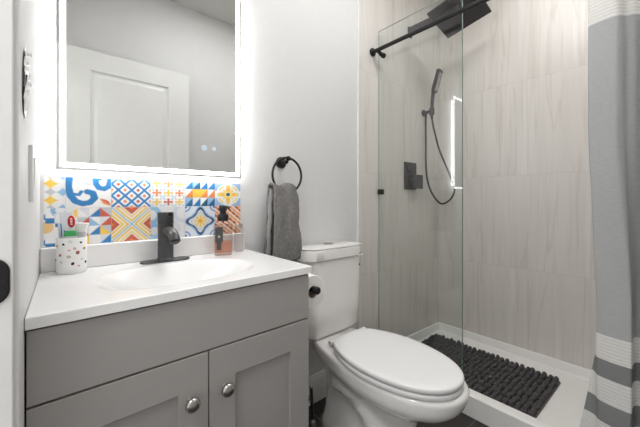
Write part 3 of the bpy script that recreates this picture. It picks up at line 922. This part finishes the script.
# ------------------------------------------------------------------ toilet
TC = 1.022
wc = thing('toilet', 'white two piece toilet with closed oval lid between vanity and shower', 'toilet', (TC, -0.40, 0))
def TL(x, y, z): return Vector((x, y + 0.40, z))
def outline(hw, hwb, yb, yf, yc, n=72, eb=3.2, ef=2.15):
    """egg plan: an ellipse towards the front, a squarer back; x right, y front negative"""
    pts = []
    for k in range(n):
        a = 2*math.pi*k/n
        ca, sa = math.cos(a), math.sin(a)
        if sa <= 0:
            pts.append((hw*math.copysign(abs(ca)**(2/ef), ca), yc - (yc - yf)*abs(sa)**(2/ef)))
        else:
            y = yc + (yb - yc)*abs(sa)**(2/eb)
            f = sstep(0, 1, (y - yc)/(yb - yc))
            pts.append(((hw + (hwb - hw)*f)*math.copysign(abs(ca)**(2/eb), ca), y))
    return pts
keys = [  # z, hw, hwb, yb, yf, yc
    (0.000, 0.112, 0.112, -0.10, -0.610, -0.36), (0.012, 0.112, 0.112, -0.10, -0.610, -0.36), (0.03, 0.104, 0.104, -0.11, -0.598, -0.36),
    (0.10, 0.084, 0.080, -0.12, -0.575, -0.36), (0.17, 0.080, 0.074, -0.12, -0.572, -0.36), (0.22, 0.088, 0.074, -0.11, -0.590, -0.38),
    (0.258, 0.108, 0.080, -0.09, -0.640, -0.42), (0.285, 0.138, 0.096, -0.07, -0.695, -0.45), (0.308, 0.164, 0.116, -0.055, -0.732, -0.47), (0.332, 0.176, 0.130, -0.05, -0.750, -0.48),
    (0.358, 0.178, 0.136, -0.045, -0.759, -0.48), (0.375, 0.177, 0.138, -0.042, -0.761, -0.48), (0.384, 0.172, 0.136, -0.045, -0.756, -0.48), (0.387, 0.163, 0.130, -0.05, -0.747, -0.48)]
def key_at(z):
    for a, b in zip(keys[:-1], keys[1:]):
        if a[0] <= z <= b[0]:
            t = (z - a[0])/(b[0]-a[0])
            return [a[k] + (b[k]-a[k])*t for k in range(1, 6)]
zs = [0, 0.012, 0.03, 0.05, 0.07, 0.09, 0.11, 0.13, 0.15, 0.17, 0.185, 0.20, 0.215, 0.23, 0.245, 0.26, 0.275, 0.29, 0.305, 0.32, 0.335, 0.347, 0.358, 0.367, 0.375, 0.381, 0.385, 0.387]
def trap(y, z):
    path = [(-0.53, 0.06), (-0.47, 0.12), (-0.40, 0.20), (-0.32, 0.255), (-0.25, 0.235), (-0.205, 0.16), (-0.19, 0.05)]
    best = 9
    for (y0, z0), (y1, z1) in zip(path[:-1], path[1:]):
        dy, dz = y1-y0, z1-z0; t = max(0, min(1, ((y-y0)*dy + (z-z0)*dz)/(dy*dy+dz*dz)))
        best = min(best, math.hypot(y-y0-t*dy, z-z0-t*dz))
    return math.exp(-(best/0.036)**2)
rings = []
for z in zs:
    kk = key_at(z)
    rg = []
    for (x, y) in outline(*kk):
        if 0.02 < z < 0.31 and abs(x) > 0.05:
            x += math.copysign(0.032*trap(y, z)*sstep(0.30, 0.24, z), x)
        rg.append(TL(x - 0.008, y, z))
    rings.append(rg)
bm = bmesh.new(); add_loft(bm, rings)
ob = obj('bowl', bm, M_porc, wc, smooth=True, angle=80)
# seat and lid
def slab(z0, z1, hw, yb, yf, dome=0.0, r=0.004, hwb=0.125):
    rr = []; YC = -0.46
    for (e, z) in ((r, z0), (0, z0 + r*0.7), (0, z1 - r), (r*0.35, z1 - r*0.3), (r*1.2, z1)):
        rr.append([TL(x - 0.020, y, z) for x, y in outline(hw - e, hwb - e, yb - e, yf + e, YC, eb=4.0)])
    base = outline(hw, hwb, yb, yf, YC, eb=4.0)
    for q in (0.85, 0.65, 0.4, 0.15):
        rr.append([TL(x*q - 0.020, YC + (y - YC)*q, z1 + dome*(1 - q*q)) for x, y in base])
    bm = bmesh.new(); add_loft(bm, rr)
    return bm
obj('seat', slab(0.3885, 0.406, 0.172, -0.240, -0.748, hwb=0.138), M_seat, wc, smooth=True, angle=60)
obj('lid', slab(0.4095, 0.430, 0.171, -0.236, -0.750, dome=0.004, r=0.006, hwb=0.137), M_seat, wc, smooth=True, angle=60)
for s in (-1, 1):
    bm = bmesh.new()
    add_tube(bm, [TL(s*0.115, -0.224, 0.404), TL(s*0.045, -0.224, 0.404)], 0.011, 14)
    add_box(bm, TL(s*0.08 - 0.018, -0.240, 0.387), TL(s*0.08 + 0.018, -0.208, 0.400))
    obj('hinge', bm, M_seat, wc, smooth=True, angle=40)
# tank: plan is a rounded box with a bowed front
def tplan(hx, yb, yf, bow, z, n=10, rc=0.045):
    pts = []
    for p in rrect(0, (yb+yf)/2, hx, (yb-yf)/2, rc, 0, n):
        x, y = p.x, p.y
        t = (yb - y)/(yb - yf)
        y -= bow*t*(1 - (x/hx)**2)
        pts.append(TL(x + 0.012, y, z))
    out = []
    m = len(pts)
    for i in range(m):                         # more points along the long front and back edges
        a, b = pts[i], pts[(i+1) % m]
        out.append(a)
        L = (b-a).length
        if L > 0.05:
            for k in range(1, 12):
                x = a.x + (b.x-a.x)*k/12
                q = a.lerp(b, k/12)
                if q.y < -0.3 + 0.40 - 0.0 and (a.y + b.y)/2 < (yb+yf)/2 + 0.4 - 0.01:
                    q.y = yf + 0.40 - bow*(1 - ((x - 0.012)/hx)**2)
                out.append(q)
    return out
bm = bmesh.new()
add_loft(bm, [tplan(0.158, -0.04, -0.120, 0.024, 0.3872, rc=0.038), tplan(0.174, -0.033, -0.130, 0.028, 0.393, rc=0.045), tplan(0.181, -0.03, -0.135, 0.030, 0.41, rc=0.05), tplan(0.184, -0.027, -0.142, 0.030, 0.56, rc=0.055), tplan(0.188, -0.025, -0.147, 0.029, 0.752, rc=0.055)])
obj('tank', bm, M_porc, wc, smooth=True, angle=50)
bm = bmesh.new()
add_loft(bm, [tplan(0.193, -0.02, -0.155, 0.025, 0.7525), tplan(0.1975, -0.018, -0.159, 0.026, 0.756), tplan(0.1985, -0.017, -0.160, 0.026, 0.794), tplan(0.1965, -0.018, -0.158, 0.026, 0.802), tplan(0.191, -0.022, -0.153, 0.025, 0.807), tplan(0.175, -0.032, -0.137, 0.022, 0.811), tplan(0.12, -0.05, -0.115, 0.012, 0.815, rc=0.03)])
lid = obj('tank_lid', bm, M_porc, wc, smooth=True, angle=50)
bm = bmesh.new()
add_lathe(bm, [(0.0, 0.0), (0.024, 0.0), (0.024, 0.004), (0.021, 0.006), (0.0, 0.0062)], TL(0.0, -0.088, 0.8142), n=28, caps=False)
bt = obj('flush_button', bm, M_chrome, lid, smooth=True, angle=35); bt['label'] = 'round chrome flush button'
bm = bmesh.new()
add_lathe(bm, [(0.0, 0.0), (0.0055, -0.001), (0.005, -0.003), (0.0, -0.0035)], TL(0.150, -0.158, 0.705), 'y', 14, caps=False)
obj('tank_emblem', bm, M_supply, wc, smooth=True)
for s in (-1, 1):
    bm = bmesh.new(); add_lathe(bm, [(0.013, 0.0), (0.013, 0.006), (0.008, 0.015), (0.0, 0.017)], TL(s*0.117, -0.36, 0.0), n=18)
    obj('bolt_cap', bm, M_seat, wc, smooth=True, angle=50)

# water valve and hose at the wall, slim brush beside the vanity
sv = thing('shutoff_valve', 'small chrome water valve with hose at the wall beside the vanity', 'valve', (0.905, 0, 0.10))
bm = bmesh.new()
add_lathe(bm, [(0.022, -0.015), (0.020, -0.019), (0.008, -0.021), (0.008, -0.050)], (0, 0, 0), 'y', 20)
obj('escutcheon', bm, M_chrome, sv, smooth=True, angle=35)
bm = bmesh.new()
add_lathe(bm, [(0.011, -0.012), (0.011, 0.026)], (0, -0.058, 0), 'z', 16)
add_ellipsoid(bm, (0, -0.085, 0), (0.018, 0.008, 0.011), 14, 8)
obj('valve_handle', bm, M_chrome, sv, smooth=True, angle=50)
bm = bmesh.new()
add_tube(bm, spline([(0, -0.058, 0.026), (-0.005, -0.060, 0.10), (-0.012, -0.075, 0.19), (-0.0, -0.085, 0.255), (0.010, -0.083, 0.285)], 6), 0.005, 10)
obj('supply_hose', bm, M_plasticg, sv, smooth=True)
tb = thing('toilet_brush', 'slim dark toilet brush with bright tip in a low grey holder beside the vanity', 'toilet brush', (0.745, -0.30, 0))
bm = bmesh.new()
add_lathe(bm, [(0.038, 0.0), (0.042, 0.006), (0.042, 0.15), (0.036, 0.178), (0.018, 0.196), (0.010, 0.198)], n=28)
obj('holder', bm, M_supply, tb, smooth=True, angle=40)
bm = bmesh.new()
add_tube(bm, [(0.0, 0, 0.19), (-0.003, 0.0, 0.26), (-0.006, 0.0, 0.315)], 0.0055, 12)
hd = obj('brush_handle', bm, M_black, tb, smooth=True)
bm = bmesh.new(); add_ellipsoid(bm, (-0.006, 0, 0.318), (0.0065, 0.0065, 0.009), 12, 8)
tip = obj('handle_tip', bm, M_chrome, hd, smooth=True); tip['label'] = 'bright metal tip'

# ------------------------------------------------------------------ toilet paper on the vanity side
hp = thing('paper_holder', 'black toilet paper holder fixed to the side of the grey vanity', 'toilet paper holder', (0.611, -0.252, 0.722))
bm = bmesh.new()
add_lathe(bm, [(0.022, 0.0005), (0.022, 0.006), (0.010, 0.009), (0.009, 0.055)], (0, 0, 0), 'x', 22)
obj('mount', bm, M_black, hp, smooth=True, angle=35)
bm = bmesh.new()
add_tube(bm, spline([(0.050, 0, 0), (0.062, -0.008, 0), (0.064, -0.03, 0), (0.064, -0.10, 0), (0.064, -0.150, 0)], 5), 0.0085, 14)
add_lathe(bm, [(0.0, -0.150), (0.0125, -0.150), (0.0135, -0.153), (0.0135, -0.160), (0.0105, -0.164), (0.0, -0.1645)], (0.064, 0, 0), 'y', 20, caps=False)
obj('arm', bm, M_black, hp, smooth=True, angle=45)
rl = thing('toilet_paper_roll', 'white toilet paper roll on the black holder beside the vanity', 'toilet paper', (0.675, -0.337, 0.712))
bm = bmesh.new()
RO, RI = 0.058, 0.0215
add_lathe(bm, [(RI, -0.050), (RI, 0.050), (RO - 0.002, 0.050), (RO, 0.048), (RO, -0.048), (RO - 0.002, -0.050), (RI, -0.050)], axis='y', n=48, caps=False)
obj('paper', bm, M_paper, rl, smooth=True, angle=40)
bm = bmesh.new()
add_lathe(bm, [(RI - 0.0015, -0.0495), (RI - 0.0001, -0.0495), (RI - 0.0001, 0.0495), (RI - 0.0015, 0.0495), (RI - 0.0015, -0.0495)], axis='y', n=32, caps=False)
obj('core', bm, M_card, rl, smooth=True, angle=40)

# ------------------------------------------------------------------ left wall: switch, crinkled wrap, strike plate
sw = thing('light_switch', 'white rocker light switch on the left wall beside the tiles', 'light switch', (xl(-0.323), -0.323, 1.085))
obj('plate', bx((-0.0006, -0.035, -0.057), (0.006, 0.035, 0.057)), M_trim, sw, bevel=0.0015)
bm = bmesh.new()
add_loft(bm, [[Vector((0.006, y, -0.033)), Vector((0.0068, y, -0.033)), Vector((0.0095, y, 0.033)), Vector((0.006, y, 0.033))] for y in (-0.0165, 0.0165)])
obj('rocker', bm, M_plastic, sw, bevel=0.0008)
wr = thing('crinkled_wrap', 'crinkled silvery plastic wrap hanging on the left wall above the switch', 'plastic wrap', (xl(-0.45) - 0.0015, -0.45, 1.24))
bm = bmesh.new()
NU, NV_ = 7, 14
gr = []
for i in range(NV_ + 1):
    v = i/NV_
    hw = 0.034*(0.35 + 0.65*math.sin(math.pi*min(1, v*0.9 + 0.12)))
    row = []
    for j in range(NU + 1):
        u = j/NU*2 - 1
        x = 0.003 + random.random()*0.011*(1 - abs(u)*0.5)*math.sin(math.pi*max(0.06, min(0.94, v)))
        row.append(bm.verts.new((x, u*hw + random.uniform(-.003, .003), -0.06 + 0.12*v + random.uniform(-.003, .003))))
    gr.append(row)
for i in range(NV_):
    for j in range(NU):
        a, b, c, d = gr[i][j], gr[i][j+1], gr[i+1][j+1], gr[i+1][j]
        bm.faces.new((a, b, c)); bm.faces.new((a, c, d))
o = obj('wrap_sheet', bm, M_foil, wr)
sm = o.modifiers.new('thick', 'SOLIDIFY'); sm.thickness = 0.0006
bm = bmesh.new(); add_lathe(bm, [(0.004, 0.0), (0.004, 0.003), (0.002, 0.010), (0.004, 0.012)], (0.0, 0.0, 0.05), 'x', 12)
obj('wall_peg', bm, M_plastic, wr, smooth=True)
sk = thing('strike_plate', 'black latch strike plate on the white door jamb', 'strike plate', (-0.088, D1 - 0.012, 0.908))
bm = bmesh.new()
r0 = [Vector((p.x, -0.0002, p.y)) for p in rrect(0, 0, 0.036, 0.036, 0.022, 0, 6)]
r1 = [Vector((p.x, -0.003, p.y)) for p in rrect(0, 0, 0.036, 0.036, 0.022, 0, 6)]
r2 = [Vector((p.x, -0.0045, p.y)) for p in rrect(0, 0, 0.034, 0.034, 0.020, 0, 6)]
add_loft(bm, [r0, r1, r2])
obj('plate', bm, M_black, sk, smooth=True, angle=30)
bm = bmesh.new(); add_box(bm, (-0.028, -0.0049, -0.0007), (0.030, -0.0044, 0.0007)); obj('latch_seam', bm, M_supply, sk)

# ------------------------------------------------------------------ shower pan
pan = thing('shower_pan', 'white acrylic shower pan with a raised front curb', 'shower pan', (1.88, -0.76, 0))
bm = bmesh.new()
PX0, PX1, PY0, PY1 = 1.49, XR - 0.003, YF + 0.009, -0.009
def rect(e_f, e, z):
    x0, x1, y0, y1 = PX0 + e_f, PX1 - e, PY0 + e, PY1 - e
    cs = [(x0, y0), (x1, y0), (x1, y1), (x0, y1)]
    return [Vector((x, y, z)) - pan.location for x, y in cs]
add_loft(bm, [rect(0, 0, 0), rect(0, 0, 0.098), rect(0.004, 0.0, 0.1015), rect(0.056, 0.004, 0.1015), rect(0.060, 0.008, 0.0985), rect(0.066, 0.020, 0.034), rect(0.075, 0.030, 0.026)], True, True)
# the flange along the back wall stands a little lower than the curb
for v in bm.verts:
    if v.co.z > 0.09 and v.co.x > 0.2: v.co.z -= 0.021
obj('pan_body', bm, M_acr, pan, bevel=0.004, bseg=3)
bm = bmesh.new(); add_lathe(bm, [(0.0, 0.0), (0.055, 0.0), (0.055, 0.003), (0.05, 0.004), (0.0, 0.004)], Vector((1.88, -1.05, 0.0262)) - pan.location, n=32, caps=False)
obj('drain', bm, M_chrome, pan, smooth=True, angle=35)

# ------------------------------------------------------------------ bath mat of chenille loops
bmt = thing('bath_mat', 'charcoal chenille loop bath mat lying in the white shower pan', 'bath mat', (1.872, -0.427, 0.0262))
bmt.rotation_euler = (0, 0, R(-1.5))
MWX, MWY = 0.245, 0.374
bm = bmesh.new(); add_loft(bm, [rrect(0, 0, MWX, MWY, 0.02, 0.0002), rrect(0, 0, MWX, MWY, 0.02, 0.006)])
obj('backing', bm, M_matbase, bmt, smooth=True, angle=30)
bm = bmesh.new()
rows = 27; cols = 17
for i in range(rows):
    y = -MWY + 0.018 + (2*MWY - 0.034)*i/(rows-1)
    for j in range(cols):
        x = -MWX + 0.016 + (2*MWX - 0.032)*j/(cols-1)
        h = random.uniform(0.011, 0.019)
        add_ellipsoid(bm, (x + random.uniform(-.005, .005), y + random.uniform(-.004, .004), 0.006 + h*0.55), (0.0172*random.uniform(.92, 1.1), 0.0125*random.uniform(.9, 1.08), h), 9, 6)
o = obj('chenille_pile', bm, M_mat, bmt, smooth=True, angle=180); o['kind'] = 'stuff'

# ------------------------------------------------------------------ glass panel and shower rod
GXc = 1.520
gp = thing('shower_screen', 'clear fixed glass shower panel standing on the pan curb', 'shower screen', (GXc, -0.27, 0.10))
bm = bmesh.new(); add_box(bm, (-0.004, 0.258, 0.003), (0.004, -0.2555, 1.98))
obj('glass', bm, M_sheet, gp)
bm = bmesh.new(); add_box(bm, (-0.0042, -0.2572, 0.003), (0.0042, -0.2557, 1.98))
e = obj('polished_edge', bm, M_edge, gp); e['label'] = 'greenish polished glass edge'
bm = bmesh.new()
add_box(bm, (-0.0042, -0.2572, 1.9802), (0.0042, 0.258, 1.9815)); add_box(bm, (-0.0042, 0.2583, 0.003), (0.0042, 0.2595, 1.98))
obj('ground_edge', bm, M_edge2, gp)
for z in (0.983, 0.10):
    bm = bmesh.new(); add_box(bm, (-0.011, 0.226, z - 0.016), (0.011, 0.2615, z + 0.016))
    obj('wall_clip', bm, M_black, gp, bevel=0.002)
rod = thing('shower_rod', 'black shower rod running level from the tiled wall past the glass screen', 'shower rod', (1.458, -0.76, 1.932))
bm = bmesh.new(); add_tube(bm, [(0, 0.742, 0), (0, 0, 0), (0, -0.742, 0)], 0.0115, 20)
obj('bar', bm, M_black, rod, smooth=True, angle=50)
for s in (1, -1):
    bm = bmesh.new(); add_lathe(bm, [(0.024, s*0.7515), (0.024, s*0.742), (0.021, s*0.739), (0.0118, s*0.738)], axis='y', n=28)
    obj('end_flange', bm, M_black, rod, smooth=True, angle=35)
bm = bmesh.new()
add_tube(bm, [(0.0, 0.705, -0.008), (0.030, 0.705, -0.020), (0.0555, 0.705, -0.020)], 0.011, 16)
add_lathe(bm, [(0.015, 0.042), (0.015, 0.0565)], (0, 0.705, -0.020), 'x', 20)
obj('glass_connector', bm, M_black, rod, smooth=True, angle=40)

# ------------------------------------------------------------------ rain head, hand shower, valve
rh = thing('rain_shower_head', 'large dark square rain shower head on a wall arm', 'shower head', (1.862, -0.008, 2.198))
bm = bmesh.new(); add_box(bm, (-0.022, -0.010, -0.034), (0.022, 0, 0.034))
obj('flange', bm, M_head, rh, bevel=0.002)
bm = bmesh.new(); add_box(bm, (-0.015, -0.345, -0.008), (0.015, -0.010, 0.030))
obj('arm', bm, M_head, rh, bevel=0.002)
bm = bmesh.new()
hs = 0.142
for (h2, z0, z1) in ((hs, -0.006, 0.006),): add_box(bm, (-h2, -h2, z0), (h2, h2, z1))
pl = obj('head_plate', bm, M_head, rh, bevel=0.002)
pl.location = (0.062, -0.318, 0.018)
pl.rotation_euler = (R(-13), R(11), 0)
bm = bmesh.new()
for i in range(13):
    for j in range(13):
        x = -0.12 + 0.02*i; y = -0.12 + 0.02*j
        add_lathe(bm, [(0.0022, -0.006), (0.0018, -0.0085)], (x, y, 0), n=6)
nz = obj('nozzles', bm, M_black, pl); nz['kind'] = 'stuff'

hsr = thing('hand_shower', 'dark hand shower on a wall bracket with a long looping hose', 'hand shower', (2.045, -0.008, 1.672))
bm = bmesh.new()
add_lathe(bm, [(0.024, 0.0), (0.024, -0.008), (0.012, -0.012), (0.012, -0.055)], axis='y', n=22)
add_lathe(bm, [(0.016, -0.025), (0.018, -0.02), (0.018, 0.022), (0.016, 0.026)], (0.004, -0.066, 0.0), 'z', 18)
add_tube(bm, [(-0.004, -0.022, 0), (-0.006, -0.024, -0.04)], 0.009, 12)
obj('bracket', bm, M_head, hsr, smooth=True, angle=40)
bm = bmesh.new()
hp_ = [(0.004, -0.066, -0.050), (0.004, -0.066, 0.0), (0.004, -0.068, 0.06), (0.004, -0.073, 0.11), (0.006, -0.080, 0.145)]
add_tube(bm, spline(hp_, 5), [0.0095 + 0.0035*min(1, k/16) for k in range(21)], 14)
hb = obj('handset', bm, M_head, hsr, smooth=True, angle=50)
bm = bmesh.new()                                  # flat oblong spray head tipped outward
Rm = Matrix.Translation((0.008, -0.103, 0.208)) @ Matrix.Rotation(R(17), 4, 'X') @ Matrix.Rotation(R(4), 4, 'Z')
rr = []
for (y, e) in ((0.012, 0.006), (0.008, 0.0), (-0.006, 0.0), (-0.010, 0.004)):
    rr.append([Rm @ Vector((p.x, y, p.y)) for p in rrect(0, 0, 0.034 - e, 0.080 - e, 0.016, 0, 5)])
add_loft(bm, rr)
hh = obj('spray_head', bm, M_head, hb, smooth=True, angle=35)
bm = bmesh.new()
add_loft(bm, [[Rm @ Vector((p.x, y, p.y - 0.004)) for p in rrect(0, 0, 0.020, 0.062, 0.009, 0, 5)] for y in (-0.0098, -0.0115)])
obj('spray_face', bm, M_chrome, hh, smooth=True, angle=35)
bm = bmesh.new()
hose = spline([(-0.006, -0.024, -0.038), (-0.010, -0.026, -0.20), (-0.014, -0.030, -0.40), (-0.004, -0.045, -0.53), (0.025, -0.075, -0.620), (0.070, -0.105, -0.665), (0.118, -0.140, -0.640), (0.140, -0.165, -0.580), (0.130, -0.162, -0.52), (0.092, -0.135, -0.41), (0.046, -0.098, -0.27), (0.014, -0.074, -0.12), (0.004, -0.066, -0.045)], 10)
add_tube(bm, hose, 0.0068, 10)
obj('hose', bm, M_head, hsr, smooth=True, angle=180)

sv2 = thing('shower_valve', 'dark rectangular shower valve plate with a lever on the tiled wall', 'shower valve', (1.868, -0.008, 1.20))
bm = bmesh.new(); add_box(bm, (-0.075, -0.008, -0.095), (0.075, 0, 0.095))
obj('valve_plate', bm, M_head, sv2, bevel=0.003)
bm = bmesh.new(); add_lathe(bm, [(0.028, -0.008), (0.028, -0.030), (0.024, -0.034)], (-0.01, 0, 0.045), 'y', 24)
obj('diverter_knob', bm, M_head, sv2, smooth=True, angle=35)
bm = bmesh.new()
add_lathe(bm, [(0.027, -0.008), (0.027, -0.040)], (0.0, 0, -0.035), 'y', 24)
add_box(bm, (-0.020, -0.056, -0.088), (0.078, -0.040, 0.008))
lv = obj('lever', bm, M_head, sv2, bevel=0.003)

# ------------------------------------------------------------------ shower curtain
cu = thing('shower_curtain', 'grey shower curtain with white waffle bands bunched at the right end', 'curtain', (1.458, -1.25, 0))
tail = [(1.506, -1.150), (1.475, -1.166), (1.438, -1.195), (1.450, -1.225), (1.472, -1.250), (1.455, -1.290), (1.440, -1.325), (1.460, -1.360), (1.470, -1.400), (1.445, -1.440), (1.455, -1.480)]
topc = [(1.478, -1.034), (1.476, -1.022), (1.470, -1.012), (1.462, -1.006), (1.448, -1.012), (1.441, -1.035), (1.436, -1.060), (1.436, -1.080), (1.446, -1.092), (1.462, -1.104), (1.472, -1.125)] + tail
midc = [(1.480, -1.042), (1.478, -1.036), (1.472, -1.031), (1.464, -1.028), (1.450, -1.031), (1.440, -1.050), (1.433, -1.078), (1.430, -1.104), (1.434, -1.117), (1.462, -1.116), (1.500, -1.125)] + tail
botc = [(1.482, -0.965), (1.477, -0.985), (1.472, -1.005), (1.464, -1.024), (1.450, -1.032), (1.440, -1.050), (1.430, -1.078), (1.427, -1.106), (1.432, -1.117), (1.462, -1.116), (1.502, -1.125)] + tail
def resample(pts, n):
    sp_ = spline([(x, y, 0) for x, y in pts], 10)
    return [sp_[min(len(sp_)-1, round(k*(len(sp_)-1)/n))] for k in range(n+1)]
NCU = 190
tA, mA, bA = resample(topc, NCU), resample(midc, NCU), resample(botc, NCU)
ZT, ZB, NCZ = 1.893, 0.115, 70
bm = bmesh.new(); lay = bm.verts.layers.float_vector.new('cloth')
gr = []
for i in range(NCZ + 1):
    z = ZB + (ZT - ZB)*i/NCZ
    f = sstep(1.35, 0.60, z); f2 = min(1.0, max(0.0, (0.60 - z)/0.50))
    row = []
    for j in range(NCU + 1):
        p = tA[j].lerp(mA[j], f).lerp(bA[j], f2)
        x = p.x + 0.0025*noise.noise((j*0.06, z*5, 1.0)); y = p.y + 0.0025*noise.noise((j*0.06, z*5, 7.0))
        v = bm.verts.new((x - 1.458, y + 1.25, z)); v[lay] = (j*0.0045, z, 0)
        row.append(v)
    gr.append(row)
for i in range(NCZ):
    for j in range(NCU):
        bm.faces.new((gr[i][j], gr[i][j+1], gr[i+1][j+1], gr[i+1][j]))
o = obj('curtain_cloth', bm, M_curtain, cu, smooth=True, angle=180)
sm = o.modifiers.new('thick', 'SOLIDIFY'); sm.thickness = 0.0015; sm.offset = 0
for k in range(8):
    y = -1.02 - 0.064*k
    bm = bmesh.new(); add_torus(bm, (0, y + 1.25, 1.920), 0.0285, 0.0022, 'y', 28, 8)
    obj('curtain_ring', bm, M_chrome, cu, smooth=True, angle=180)
